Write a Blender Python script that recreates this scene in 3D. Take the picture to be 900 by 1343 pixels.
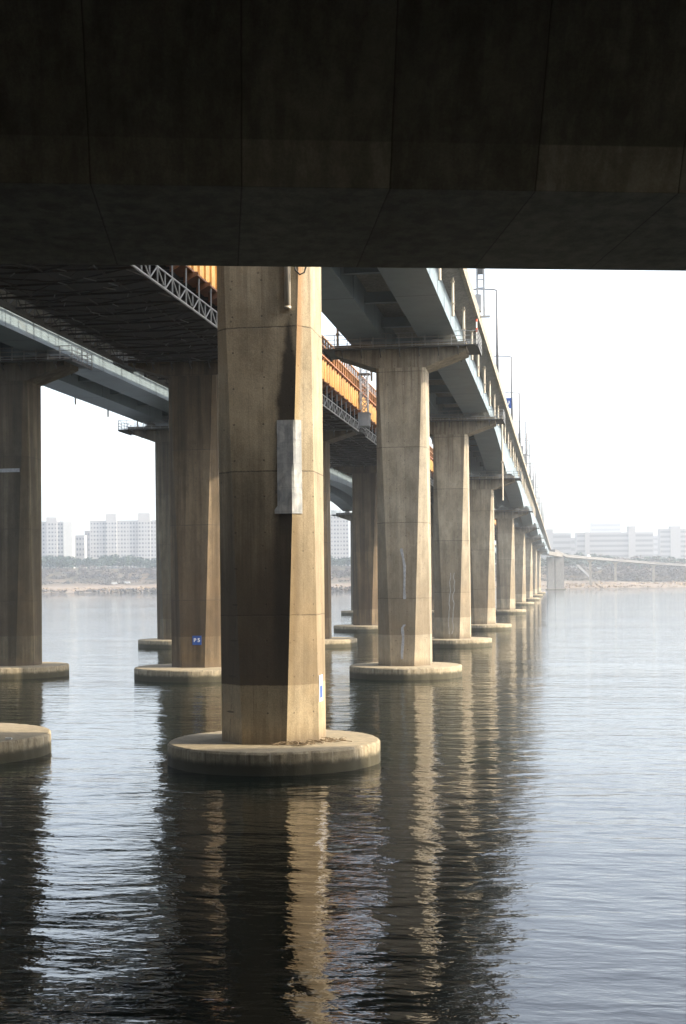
import bpy, math, random
from mathutils import Vector

SC = bpy.context.scene
for o in list(bpy.data.objects):
    bpy.data.objects.remove(o)
COL = SC.collection
R = math.radians
rnd = random.Random(7)

# ------------------------------------------------------------------ camera
EYE = 7.63                       # camera height above the water (water is z = 0)
cam_d = bpy.data.cameras.new("camera")
cam = bpy.data.objects.new("camera", cam_d)
COL.objects.link(cam)
cam_d.sensor_fit = 'VERTICAL'
cam_d.sensor_height = 36.0
cam_d.lens = 1800 / 1343 * 36.0
cam_d.shift_y = 91.2 / 1343
cam_d.clip_start = 0.1
cam_d.clip_end = 9000
cam.location = (0, 0, EYE)
cam.rotation_mode = 'XYZ'
HEAD = 9.0                       # degrees left of the bridge axis (+Y)
from mathutils import Matrix
cam.matrix_world = (Matrix.Translation((0, 0, EYE)) @ Matrix.Rotation(R(HEAD), 4, 'Z')
                    @ Matrix.Rotation(R(90), 4, 'X') @ Matrix.Rotation(R(-0.55), 4, 'Z'))
SC.camera = cam

# ------------------------------------------------------------------ light
SUN_EL, SUN_AZ = 30.0, 90.0      # azimuth clockwise from +Y
W = bpy.data.worlds.new("World")
SC.world = W
W.use_nodes = True
wn = W.node_tree
sky = wn.nodes.new("ShaderNodeTexSky")
sky.sky_type = 'NISHITA'
sky.sun_disc = False
sky.sun_elevation = R(SUN_EL)
sky.sun_rotation = R(SUN_AZ)
sky.air_density = 1.0
sky.dust_density = 3.0
sky.ozone_density = 2.5
hs = wn.nodes.new("ShaderNodeHueSaturation")
hs.inputs['Saturation'].default_value = 0.52
wn.links.new(sky.outputs[0], hs.inputs['Color'])
bg = wn.nodes["Background"]
wn.links.new(hs.outputs[0], bg.inputs[0])
bg.inputs[1].default_value = 0.15

sun_d = bpy.data.lights.new("sun", 'SUN')
sun_d.energy = 2.75
sun_d.angle = R(0.8)
sun_d.color = (1.0, 0.86, 0.66)
sun = bpy.data.objects.new("sun", sun_d)
COL.objects.link(sun)
sd = Vector((math.sin(R(SUN_AZ)) * math.cos(R(SUN_EL)), math.cos(R(SUN_AZ)) * math.cos(R(SUN_EL)), math.sin(R(SUN_EL))))
sun.rotation_euler = (-sd).to_track_quat('-Z', 'Y').to_euler()
sun.location = (60, 0, 80)

SC.view_settings.view_transform = 'Standard'
SC.view_settings.look = 'None'
SC.view_settings.gamma = 1.0
SC.view_settings.use_curve_mapping = False
SC.view_settings.exposure = 1.9
SC.render.engine = 'CYCLES'
SC.cycles.use_denoising = True
SC.cycles.max_bounces = 8
SC.cycles.diffuse_bounces = 4
SC.cycles.glossy_bounces = 4
SC.cycles.volume_bounces = 2
SC.cycles.sample_clamp_indirect = 4.0
SC.cycles.sample_clamp_direct = 0.0
HAZE = 0.00026

# ------------------------------------------------------------------ helpers
def tag(o, label=None, cat=None, group=None, kind=None):
    if label: o["label"] = label
    if cat: o["category"] = cat
    if group: o["group"] = group
    if kind: o["kind"] = kind
    return o

def empty(name, loc, rz=0.0):
    o = bpy.data.objects.new(name, None)
    o.empty_display_size = 0.5
    COL.objects.link(o)
    o.location = loc
    o.rotation_euler = (0, 0, rz)
    return o

class MB:
    """collects faces of one mesh"""
    def __init__(s):
        s.v, s.f = [], []
    def add(s, vs, fs):
        b = len(s.v)
        s.v += [tuple(p) for p in vs]
        s.f += [tuple(i + b for i in f) for f in fs]
        return s
    def box(s, x0, x1, y0, y1, z0, z1):
        vs = [(x, y, z) for z in (z0, z1) for y in (y0, y1) for x in (x0, x1)]
        return s.add(vs, [(0, 2, 3, 1), (4, 5, 7, 6), (0, 1, 5, 4), (2, 6, 7, 3), (0, 4, 6, 2), (1, 3, 7, 5)])
    def beam(s, a, b, w, h=None, up=(0, 0, 1)):
        a, b = Vector(a), Vector(b)
        h = h or w
        d = (b - a)
        if d.length < 1e-6: return s
        d.normalize()
        u = Vector(up)
        if abs(d.dot(u)) > 0.98: u = Vector((0, 1, 0))
        sx = d.cross(u).normalized() * (w / 2)
        sy = sx.cross(d).normalized() * (h / 2)
        vs = [p + i * sx + j * sy for p in (a, b) for j in (-1, 1) for i in (-1, 1)]
        return s.add(vs, [(0, 2, 3, 1), (4, 5, 7, 6), (0, 1, 5, 4), (2, 6, 7, 3), (0, 4, 6, 2), (1, 3, 7, 5)])
    def tube(s, pts, r, n=8, cap=True):
        pts = [Vector(p) for p in pts]
        rs = r if isinstance(r, (list, tuple)) else [r] * len(pts)
        b0 = len(s.v)
        up = None
        for i, p in enumerate(pts):
            d = (pts[min(i + 1, len(pts) - 1)] - pts[max(i - 1, 0)]).normalized()
            if up is None:
                up = Vector((0, 0, 1)) if abs(d.z) < 0.9 else Vector((0, 1, 0))
            sx = d.cross(up).normalized()
            up = sx.cross(d).normalized()
            for k in range(n):
                a = 2 * math.pi * k / n
                s.v.append(tuple(p + rs[i] * (math.cos(a) * sx + math.sin(a) * up)))
        for i in range(len(pts) - 1):
            for k in range(n):
                k2 = (k + 1) % n
                s.f.append((b0 + i * n + k, b0 + i * n + k2, b0 + (i + 1) * n + k2, b0 + (i + 1) * n + k))
        if cap:
            s.f.append(tuple(b0 + k for k in reversed(range(n))))
            e = b0 + (len(pts) - 1) * n
            s.f.append(tuple(e + k for k in range(n)))
        return s
    def loft(s, rings, cap=True):
        b = len(s.v)
        n = len(rings[0])
        for r_ in rings:
            s.v += [tuple(p) for p in r_]
        for i in range(len(rings) - 1):
            for k in range(n):
                k2 = (k + 1) % n
                s.f.append((b + i * n + k, b + i * n + k2, b + (i + 1) * n + k2, b + (i + 1) * n + k))
        if cap:
            s.f.append(tuple(b + k for k in reversed(range(n))))
            e = b + (len(rings) - 1) * n
            s.f.append(tuple(e + k for k in range(n)))
        return s
    def lathe(s, prof, n=64, cx=0, cy=0, wob=None):
        rings = []
        for (r, z) in prof:
            ring = []
            for k in range(n):
                a = 2 * math.pi * k / n
                rr = r + (wob(a, z) if wob else 0)
                ring.append((cx + rr * math.cos(a), cy + rr * math.sin(a), z))
            rings.append(ring)
        return s.loft(rings)
    def mesh(s, name, m, smooth=False):
        me = bpy.data.meshes.new(name)
        me.from_pydata(s.v, [], s.f)
        me.materials.append(m)
        if smooth:
            for p in me.polygons: p.use_smooth = True
        me.update()
        import bmesh
        bm = bmesh.new(); bm.from_mesh(me)
        bmesh.ops.recalc_face_normals(bm, faces=bm.faces[:])
        bm.to_mesh(me); bm.free()
        return me
    def build(s, name, m, parent=None, smooth=False, loc=None):
        o = bpy.data.objects.new(name, s.mesh(name, m, smooth))
        COL.objects.link(o)
        if parent: o.parent = parent
        if loc: o.location = loc
        return o

def kids(o):
    return [c for c in bpy.data.objects if c.parent == o]

def copy_tree(o, parent=None):
    c = o.copy()
    COL.objects.link(c)
    c.parent = parent
    for ch in kids(o):
        copy_tree(ch, c)
    return c

# ------------------------------------------------------------------ node helper
class NT:
    def __init__(s, name):
        s.m = bpy.data.materials.new(name)
        s.m.use_nodes = True
        s.t = s.m.node_tree
        s.bsdf = s.t.nodes["Principled BSDF"]
    def n(s, t, **kw):
        nd = s.t.nodes.new(t)
        for k, v in kw.items(): setattr(nd, k, v)
        return nd
    def set(s, sock, v):
        if hasattr(v, 'links') or isinstance(v, bpy.types.NodeSocket):
            s.t.links.new(v, sock)
        else:
            if isinstance(v, (tuple, list)) and len(v) == 3 and sock.type == 'RGBA': v = (*v, 1)
            sock.default_value = v
    def coord(s, kind='Object'):
        return s.n("ShaderNodeTexCoord").outputs[kind]
    def sep(s, v):
        nd = s.n("ShaderNodeSeparateXYZ"); s.set(nd.inputs[0], v); return nd.outputs
    def comb(s, x, y, z):
        nd = s.n("ShaderNodeCombineXYZ")
        for i, q in enumerate((x, y, z)): s.set(nd.inputs[i], q)
        return nd.outputs[0]
    def math(s, op, a, b=0.0, c=None, clamp=False):
        nd = s.n("ShaderNodeMath", operation=op, use_clamp=clamp)
        s.set(nd.inputs[0], a); s.set(nd.inputs[1], b)
        if c is not None: s.set(nd.inputs[2], c)
        return nd.outputs[0]
    def vmath(s, op, a, b):
        nd = s.n("ShaderNodeVectorMath", operation=op)
        s.set(nd.inputs[0], a); s.set(nd.inputs[1], b)
        return nd.outputs[0]
    def noise(s, vec, scale, detail=4, rough=0.55, dist=0.0):
        nd = s.n("ShaderNodeTexNoise")
        s.set(nd.inputs['Vector'], vec)
        nd.inputs['Scale'].default_value = scale
        nd.inputs['Detail'].default_value = detail
        nd.inputs['Roughness'].default_value = rough
        nd.inputs['Distortion'].default_value = dist
        return nd.outputs[0]
    def ramp(s, f, a, b, lo=0.0, hi=1.0, smooth=True):
        nd = s.n("ShaderNodeMapRange")
        nd.interpolation_type = 'SMOOTHSTEP' if smooth else 'LINEAR'
        nd.clamp = True
        s.set(nd.inputs['Value'], f)
        for k, q in zip(('From Min', 'From Max', 'To Min', 'To Max'), (a, b, lo, hi)):
            s.set(nd.inputs[k], q)
        return nd.outputs[0]
    def mix(s, f, a, b, mode='MIX'):
        nd = s.n("ShaderNodeMix", data_type='RGBA', blend_type=mode)
        s.set(nd.inputs['Factor'], f)
        s.set(nd.inputs[6], a); s.set(nd.inputs[7], b)
        return nd.outputs[2]
    def gray(s, f):
        return s.comb(f, f, f)
    def mul(s, col, f):
        return s.mix(1.0, col, s.gray(f), 'MULTIPLY')
    def bump(s, h, dist, strength=1.0):
        nd = s.n("ShaderNodeBump")
        nd.inputs['Strength'].default_value = strength
        nd.inputs['Distance'].default_value = dist
        s.set(nd.inputs['Height'], h)
        s.t.links.new(nd.outputs[0], s.bsdf.inputs['Normal'])
    def out(s, col, rough=0.85, metal=0.0, spec=0.3):
        s.set(s.bsdf.inputs['Base Color'], col)
        s.set(s.bsdf.inputs['Roughness'], rough)
        s.set(s.bsdf.inputs['Metallic'], metal)
        s.set(s.bsdf.inputs['Specular IOR Level'], spec)
        return s.m

def box_mask(t, a, lo, hi, soft):
    return t.math('MULTIPLY', t.ramp(a, lo - soft, lo + soft), t.ramp(a, hi - soft, hi + soft, 1.0, 0.0))

def concrete_pier(name, main=False,  tint=(0.300, 0.258, 0.186), strong=False):
    t = NT(name)
    co = t.coord()
    rv = t.math('MULTIPLY', t.n("ShaderNodeObjectInfo").outputs['Random'], 37.0)
    if main: rv = 3.3
    off = t.comb(rv, rv, 0.0)
    cp = t.vmath('ADD', co, off)
    x, y, z = t.sep(co)
    big = t.noise(cp, 0.35, 5, 0.6)
    mid = t.noise(cp, 2.2, 6, 0.65)
    fine = t.noise(cp, 16.0, 5, 0.7)
    streak = t.noise(t.vmath('MULTIPLY', cp, (1.7, 1.7, 0.05)), 1.6, 5, 0.65)
    streak2 = t.noise(t.vmath('MULTIPLY', cp, (6.0, 6.0, 0.18)), 1.4, 5, 0.7)
    s = t.math('ADD', x, t.math('MULTIPLY', y, 0.8))
    s = t.math('ADD', s, rv)
    strip = t.math('FLOOR', t.math('DIVIDE', s, 0.62))
    lift = t.math('FLOOR', t.math('DIVIDE', t.math('SUBTRACT', z, 0.35), 5.95))
    wn_ = t.n("ShaderNodeTexWhiteNoise", noise_dimensions='2D')
    t.set(wn_.inputs['Vector'], t.comb(strip, lift, 0.0))
    boards = t.ramp(wn_.outputs[0], 0, 1, 0.89, 1.08, False)
    wl = t.n("ShaderNodeTexWhiteNoise", noise_dimensions='1D')
    t.set(wl.inputs['W'], t.math('ADD', lift, t.math('FLOOR', rv)))
    lifts = t.ramp(wl.outputs[0], 0, 1, 0.90, 1.05, False)
    col = t.mix(t.ramp(big, 0.35, 0.68), tint, tuple(c * k for c, k in zip(tint, (1.18, 1.2, 1.25))))
    col = t.mix(t.ramp(mid, 0.52, 0.78, 0, 0.5), col, (tint[0] * 0.78, tint[1] * 0.7, tint[2] * 0.62))
    col = t.mul(col, boards); col = t.mul(col, lifts)
    blot = t.noise(t.vmath('MULTIPLY', cp, (1.0, 1.0, 0.45)), 0.9, 6, 0.7)
    grain = t.noise(cp, 45.0, 3, 0.8)
    col = t.mul(col, t.ramp(blot, 0.33, 0.66, 0.74, 1.13))
    col = t.mul(col, t.ramp(streak, 0.36, 0.66, 0.86, 1.06))
    col = t.mul(col, t.ramp(streak2, 0.3, 0.6, 0.93, 1.03))
    col = t.mul(col, t.ramp(fine, 0.3, 0.7, 0.84, 1.12))
    col = t.mul(col, t.ramp(grain, 0.3, 0.7, 0.86, 1.12))
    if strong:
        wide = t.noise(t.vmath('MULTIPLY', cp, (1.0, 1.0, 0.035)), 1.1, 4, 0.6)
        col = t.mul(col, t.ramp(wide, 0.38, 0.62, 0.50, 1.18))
    gold = t.math('MULTIPLY', t.ramp(z, 14.0, 3.0), t.ramp(big, 0.4, 0.62, 0.1, 0.75))
    col = t.mix(gold, col, t.mix(0.5, col, (tint[0] * 1.05, tint[1] * 0.86, tint[2] * 0.60)))
    # board lines and lift joints
    fr = t.math('FRACT', t.math('DIVIDE', s, 0.62))
    line = t.math('MULTIPLY', t.ramp(fr, 0.0, 0.035, 1.0, 0.0), t.ramp(mid, 0.4, 0.6, 0.1, 0.5))
    fz = t.math('ABSOLUTE', t.math('SUBTRACT', t.math('FRACT', t.math('DIVIDE', t.math('ADD', t.math('SUBTRACT', z, 0.35), t.math('MULTIPLY', mid, 0.08)), 5.95)), 0.5))
    joint = t.math('MULTIPLY', t.ramp(fz, 0.4935, 0.4975, 0.0, 0.75), t.ramp(streak2, 0.3, 0.6, 0.4, 1.0))
    vor = t.n("ShaderNodeTexVoronoi"); vor.inputs['Scale'].default_value = 1.15
    t.set(vor.inputs['Vector'], cp)
    pit = t.math('MULTIPLY', t.ramp(vor.outputs['Distance'], 0.045, 0.07, 1.0, 0.0), 0.55)
    ts = t.math('SUBTRACT', t.math('MULTIPLY', t.math('FRACT', t.math('DIVIDE', s, 1.24)), 1.24), 0.62)
    tz = t.math('SUBTRACT', t.math('MULTIPLY', t.math('FRACT', t.math('DIVIDE', z, 1.49)), 1.49), 0.74)
    tie = t.math('SQRT', t.math('ADD', t.math('MULTIPLY', ts, ts), t.math('MULTIPLY', tz, tz)))
    pit = t.math('MAXIMUM', pit, t.ramp(tie, 0.03, 0.05, 0.7, 0.0))
    dark = t.math('MAXIMUM', t.math('MAXIMUM', line, joint), pit)
    col = t.mix(dark, col, (0.05, 0.042, 0.033))
    # runs of grime below the cap, and rust
    topm = t.math('MULTIPLY', t.ramp(z, 12.0, 25.0), t.ramp(streak, 0.42, 0.62))
    col = t.mix(t.math('MULTIPLY', topm, 0.65), col, (0.075, 0.055, 0.038))
    rust = t.math('MULTIPLY', t.ramp(streak2, 0.58, 0.75), t.ramp(big, 0.45, 0.7, 0, 0.4))
    col = t.mix(rust, col, (0.24, 0.13, 0.05))
    # high-water mark: grimy above the line, washed pale below it, damp foot
    wlz = t.math('ADD', 3.38, t.math('MULTIPLY', t.math('SUBTRACT', mid, 0.5), 0.10))
    above = t.ramp(t.math('SUBTRACT', z, wlz), -0.03, 0.03)
    fade = t.math('MULTIPLY', above, t.ramp(z, 3.3, 14.0, 0.56, 0.0, False))
    col = t.mix(fade, col, tuple(c * k for c, k in zip(tint, (0.42, 0.36, 0.31))))
    foot = t.ramp(t.math('ADD', z, t.math('MULTIPLY', streak2, 0.8)), 1.3, 2.1, 0.62, 0.0)
    col = t.mix(foot, col, (0.10, 0.075, 0.05))
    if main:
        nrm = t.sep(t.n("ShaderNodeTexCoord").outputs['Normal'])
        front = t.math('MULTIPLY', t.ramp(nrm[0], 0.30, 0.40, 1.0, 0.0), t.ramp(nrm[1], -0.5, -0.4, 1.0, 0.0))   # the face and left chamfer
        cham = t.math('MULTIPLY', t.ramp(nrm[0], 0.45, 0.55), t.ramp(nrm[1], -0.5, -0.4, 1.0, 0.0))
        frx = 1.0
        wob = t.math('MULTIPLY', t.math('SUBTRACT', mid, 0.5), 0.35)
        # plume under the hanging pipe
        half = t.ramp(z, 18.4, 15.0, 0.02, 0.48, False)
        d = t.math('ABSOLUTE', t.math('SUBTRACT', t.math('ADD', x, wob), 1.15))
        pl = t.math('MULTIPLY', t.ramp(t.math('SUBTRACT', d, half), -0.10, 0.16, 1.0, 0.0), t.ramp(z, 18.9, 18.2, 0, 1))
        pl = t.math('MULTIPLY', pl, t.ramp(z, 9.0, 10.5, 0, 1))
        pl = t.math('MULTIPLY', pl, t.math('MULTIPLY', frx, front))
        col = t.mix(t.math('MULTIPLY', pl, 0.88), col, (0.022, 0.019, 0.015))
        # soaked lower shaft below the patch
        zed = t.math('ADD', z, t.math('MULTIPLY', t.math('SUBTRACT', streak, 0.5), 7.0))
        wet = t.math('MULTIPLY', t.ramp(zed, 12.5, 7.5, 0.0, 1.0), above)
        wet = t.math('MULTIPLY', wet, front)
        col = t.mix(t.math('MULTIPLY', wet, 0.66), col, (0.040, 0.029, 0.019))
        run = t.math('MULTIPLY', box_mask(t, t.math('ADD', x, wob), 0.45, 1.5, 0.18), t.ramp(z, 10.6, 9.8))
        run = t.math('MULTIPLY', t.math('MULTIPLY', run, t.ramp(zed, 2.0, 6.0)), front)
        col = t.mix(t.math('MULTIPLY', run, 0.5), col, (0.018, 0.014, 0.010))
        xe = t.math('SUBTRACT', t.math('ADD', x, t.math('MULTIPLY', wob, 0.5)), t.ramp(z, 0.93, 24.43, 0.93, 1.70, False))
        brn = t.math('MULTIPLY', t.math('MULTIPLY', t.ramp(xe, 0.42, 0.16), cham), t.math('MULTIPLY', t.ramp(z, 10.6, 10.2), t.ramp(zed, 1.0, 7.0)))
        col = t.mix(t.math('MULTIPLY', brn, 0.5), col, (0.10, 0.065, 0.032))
        # rust-yellow run down the corner
        e = box_mask(t, t.math('ADD', x, t.math('MULTIPLY', wob, 0.5)), 1.62, 1.90, 0.07)
        e = t.math('MULTIPLY', t.math('MULTIPLY', t.ramp(t.math('SUBTRACT', t.math('ADD', x, t.math('MULTIPLY', wob, 0.35)), t.ramp(z, 0.93, 24.43, 0.93, 1.70, False)), 0.26, 0.06), t.ramp(z, 11.0, 18.0, 0.10, 0.62)), cham)
        col = t.mix(e, col, t.mix(t.ramp(z, 13.0, 19.0), (0.36, 0.26, 0.09), (0.28, 0.14, 0.055)))
    t.bump(t.math('ADD', t.math('MULTIPLY', fine, 0.6), t.math('SUBTRACT', mid, t.math('MULTIPLY', dark, 0.8))), 0.02, 0.6)
    return t.out(col, 0.88)

def concrete_plain(name, c, scale=1.0, streaky=True, wet_band=False, joints=None):
    t = NT(name)
    co = t.coord()
    x, y, z = t.sep(co)
    big = t.noise(co, 0.4 * scale, 5, 0.6)
    mid = t.noise(co, 3.0 * scale, 5, 0.65)
    fine = t.noise(co, 18.0 * scale, 4, 0.7)
    col = t.mix(t.ramp(big, 0.35, 0.65), c, tuple(k * 1.2 for k in c))
    col = t.mul(col, t.ramp(mid, 0.3, 0.7, 0.8, 1.12))
    col = t.mul(col, t.ramp(fine, 0.3, 0.7, 0.88, 1.1))
    if streaky:
        st = t.noise(t.vmath('MULTIPLY', co, (2.5, 2.5, 0.12)), 2.0, 5, 0.65)
        col = t.mul(col, t.ramp(st, 0.35, 0.62, 0.72, 1.08))
    if wet_band:
        up = t.sep(t.n("ShaderNodeNewGeometry").outputs['Normal'])[2]
        side = t.ramp(up, 0.5, 0.8, 1.0, 0.0)
        st = t.noise(t.vmath('MULTIPLY', co, (3.0, 3.0, 0.05)), 2.0, 5, 0.7)
        white = t.math('MULTIPLY', t.math('MULTIPLY', t.ramp(st, 0.58, 0.66), side), 0.6)
        col = t.mix(white, col, (0.52, 0.47, 0.38))
        drk = t.math('MULTIPLY', t.math('MULTIPLY', t.ramp(st, 0.47, 0.37), side), 0.75)
        col = t.mix(drk, col, (0.09, 0.07, 0.045))
        zz = t.math('ADD', z, t.math('MULTIPLY', t.math('SUBTRACT', mid, 0.5), 0.22))
        col = t.mix(t.ramp(zz, 0.60, 0.34), col, (0.014, 0.016, 0.011))
        col = t.mix(t.math('MULTIPLY', t.ramp(zz, 0.75, 0.35), 0.5), col, (0.10, 0.085, 0.05))
    t.bump(t.math('ADD', fine, mid), 0.015, 0.6)
    return t.out(col, 0.88)

def paint(name, c, rough=0.5, var=0.12, rust=0.0, line_every=None, metal=0.0, scale=1.0):
    t = NT(name)
    co = t.coord()
    x, y, z = t.sep(co)
    big = t.noise(co, 0.5 * scale, 5, 0.6)
    fine = t.noise(co, 7.0 * scale, 5, 0.7)
    col = t.mul((*c, 1), t.ramp(big, 0.3, 0.7, 1 - var, 1 + var))
    col = t.mul(col, t.ramp(fine, 0.3, 0.7, 1 - var * 0.6, 1 + var * 0.4))
    if rust:
        st = t.noise(t.vmath('MULTIPLY', co, (2.0, 2.0, 0.25)), 2.5, 6, 0.7)
        col = t.mix(t.ramp(st, 0.56, 0.72, 0, rust), col, (0.13, 0.055, 0.022))
    if line_every:
        f = t.math('FRACT', t.math('DIVIDE', y, line_every))
        f2 = t.math('FRACT', t.math('DIVIDE', y, line_every / 3))
        ln = t.math('MAXIMUM', t.ramp(f, 0.0, 0.022, 0.75, 0.0), t.ramp(f2, 0.0, 0.012, 0.22, 0.0))
        col = t.mix(ln, col, (0.03, 0.032, 0.035))
        grime = t.noise(t.vmath('MULTIPLY', co, (0.7, 0.25, 1.0)), 1.2, 5, 0.65)
        col = t.mix(t.ramp(grime, 0.55, 0.75, 0, 0.3), col, (0.16, 0.14, 0.11))
    return t.out(col, rough, metal, 0.4)

M = {}
M['pier'] = concrete_pier("pier_concrete")
M['pier_rail'] = concrete_pier('browned_shaded_pier_concrete', False, (0.130, 0.096, 0.057), True)  # brown stained, with shade also put into the dark tint
M['pier_left'] = concrete_pier('weathered_shaded_pier_concrete', False, (0.135, 0.114, 0.076), True)  # weathered, and tinted darker to stand in for the left row's shade
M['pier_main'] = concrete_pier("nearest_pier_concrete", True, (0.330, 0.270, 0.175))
M['caisson'] = concrete_plain("caisson_concrete", (0.245, 0.205, 0.136), 1.0, False, True)
M['parapet'] = concrete_plain("parapet_concrete", (0.27, 0.235, 0.18))
M['slab'] = concrete_plain("deck_concrete", (0.21, 0.195, 0.175))
M['slab_old'] = concrete_plain('old_deck_concrete', (0.14, 0.135, 0.13))
M['steel'] = paint("girder_paint", (0.155, 0.20, 0.225), 0.45, 0.10, 0.0, 16.5)
M['steel_dark'] = paint("dark_steel", (0.085, 0.085, 0.08), 0.6, 0.2, 0.4)
M['grey_steel'] = paint("galvanised_steel", (0.36, 0.36, 0.35), 0.5, 0.15, 0.25)
M['light_steel'] = paint("pale_truss_paint", (0.40, 0.40, 0.38), 0.5, 0.1, 0.15)
M['orange'] = paint("orange_girder_paint", (0.34, 0.175, 0.036), 0.55, 0.25, 0.55)
M['fence'] = paint('faded_orange_fence', (0.21, 0.095, 0.028), 0.6, 0.3, 0.6)
M['lamp_metal'] = paint('lamp_post_paint', (0.20, 0.20, 0.20), 0.5, 0.1)
M['van'] = paint('dusty_white_paint', (0.42, 0.42, 0.41), 0.4, 0.05)
M['brown'] = paint("brown_flange_paint", (0.22, 0.085, 0.03), 0.6, 0.2, 0.4)
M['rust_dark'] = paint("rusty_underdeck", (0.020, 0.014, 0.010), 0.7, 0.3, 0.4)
M['pipe'] = paint("pale_pipe", (0.48, 0.42, 0.33), 0.5, 0.12, 0.1)
M['rubber'] = paint("black_hose", (0.02, 0.02, 0.02), 0.6, 0.1)
M['patch'] = None
M['blue'] = paint("blue_enamel", (0.03, 0.085, 0.30), 0.4, 0.08)
M['white'] = paint("white_enamel", (0.80, 0.80, 0.78), 0.45, 0.05)
M['redwhite'] = paint("red_paint", (0.50, 0.10, 0.05), 0.5, 0.1)
M['asphalt'] = paint("asphalt", (0.05, 0.05, 0.05), 0.9, 0.15)
M['glass'] = paint("window_glass", (0.06, 0.075, 0.09), 0.15, 0.2)
M['smear'] = concrete_plain("grey_mortar", (0.29, 0.295, 0.30), 2.0, False)
M['seep'] = concrete_plain("white_seepage", (0.34, 0.33, 0.305), 2.0, False)

def make_patch():
    t = NT("galvanised_patch")
    co = t.coord()
    x, y, z = t.sep(co)
    a = t.noise(co, 1.6, 6, 0.65, 0.8); b = t.noise(t.vmath('MULTIPLY', co, (3, 3, 0.4)), 1.5, 5, 0.7)
    col = t.mix(t.ramp(a, 0.35, 0.7), (0.27, 0.285, 0.285), (0.46, 0.46, 0.44))
    col = t.mul(col, t.ramp(b, 0.35, 0.65, 0.78, 1.08))
    fz = t.math('FRACT', t.math('DIVIDE', t.math('ADD', z, 0.25), 0.98))
    col = t.mix(t.ramp(fz, 0.0, 0.03, 0.35, 0.0), col, (0.14, 0.14, 0.13))
    t.bump(t.noise(co, 2.2, 3, 0.5), 0.025, 0.7)
    return t.out(col, 0.6)
M['patch'] = make_patch()

def overhead_mat():
    t = NT("overpass_concrete")
    co = t.coord()
    x, y, z = t.sep(co)
    big = t.noise(co, 0.25, 5, 0.6); mid = t.noise(co, 2.0, 5, 0.6); fine = t.noise(co, 14.0, 4, 0.7)
    st = t.noise(t.vmath('MULTIPLY', co, (1.6, 1.0, 0.10)), 1.2, 5, 0.65)
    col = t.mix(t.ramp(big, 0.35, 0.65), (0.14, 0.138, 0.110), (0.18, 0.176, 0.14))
    # bounce light painted as a paler strip along the web's foot, pour by pour
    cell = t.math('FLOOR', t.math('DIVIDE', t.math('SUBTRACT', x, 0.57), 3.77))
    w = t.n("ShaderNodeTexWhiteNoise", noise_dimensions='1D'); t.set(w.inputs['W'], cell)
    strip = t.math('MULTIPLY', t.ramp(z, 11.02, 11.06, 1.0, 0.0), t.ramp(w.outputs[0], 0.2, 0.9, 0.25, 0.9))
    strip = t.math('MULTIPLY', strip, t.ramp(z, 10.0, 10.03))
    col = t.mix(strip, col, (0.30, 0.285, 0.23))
    col = t.mul(col, t.ramp(w.outputs[0], 0, 1, 0.86, 1.10))
    col = t.mul(col, t.ramp(st, 0.35, 0.62, 0.75, 1.08)); col = t.mul(col, t.ramp(fine, 0.3, 0.7, 0.88, 1.1)); col = t.mul(col, t.ramp(mid, 0.3, 0.7, 0.88, 1.08))
    fx = t.math('FRACT', t.math('DIVIDE', t.math('ADD', t.math('SUBTRACT', x, 0.57), t.math('MULTIPLY', mid, 0.04)), 3.77))
    col = t.mix(t.ramp(fx, 0.0, 0.018, 0.8, 0.0), col, (0.03, 0.027, 0.02))
    t.bump(t.math('ADD', fine, mid), 0.02, 0.6)
    return t.out(col, 0.9)
M['overpass'] = overhead_mat()

def water_mat():
    t = NT("river_water")
    co = t.coord()
    a = t.noise(t.vmath('MULTIPLY', co, (0.60, 1.25, 1.0)), 2.6, 3, 0.55, 0.3)
    b = t.noise(t.vmath('MULTIPLY', co, (0.45, 1.0, 1.0)), 0.80, 2, 0.5, 0.3)
    c = t.noise(t.vmath('MULTIPLY', co, (0.35, 1.0, 1.0)), 0.16, 2, 0.5)
    gust = t.ramp(t.noise(t.vmath('MULTIPLY', co, (0.25, 1.0, 1.0)), 0.018, 3, 0.6), 0.35, 0.65, 0.65, 1.25)
    h = t.math('ADD', t.math('MULTIPLY', a, 0.022), t.math('ADD', t.math('MULTIPLY', b, 0.078), t.math('MULTIPLY', c, 0.12)))
    h = t.math('MULTIPLY', h, gust)
    t.bump(h, 1.0, 1.0)
    t.bsdf.inputs['IOR'].default_value = 1.40
    t.out((0.002, 0.006, 0.0038), 0.035, 0, 0.5)
    return t.m
M['water'] = water_mat()

def terrain_mat():
    t = NT("river_bank_soil")
    co = t.coord()
    x, y, z = t.sep(co)
    a = t.noise(t.vmath('MULTIPLY', co, (0.3, 1.0, 1.0)), 0.03, 6, 0.65)
    b = t.noise(co, 0.15, 6, 0.7)
    col = t.mix(t.ramp(a, 0.42, 0.6), (0.30, 0.215, 0.14), (0.17, 0.15, 0.085))
    col = t.mix(t.ramp(z, 4.8, 7.0), (0.21, 0.16, 0.115), t.mul(col, 0.45))
    col = t.mul(col, t.ramp(b, 0.3, 0.7, 0.65, 1.15))
    col = t.mix(t.ramp(z, 0.6, 0.0), col, (0.08, 0.07, 0.05))
    return t.out(col, 0.95)
M['soil'] = terrain_mat()

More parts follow.
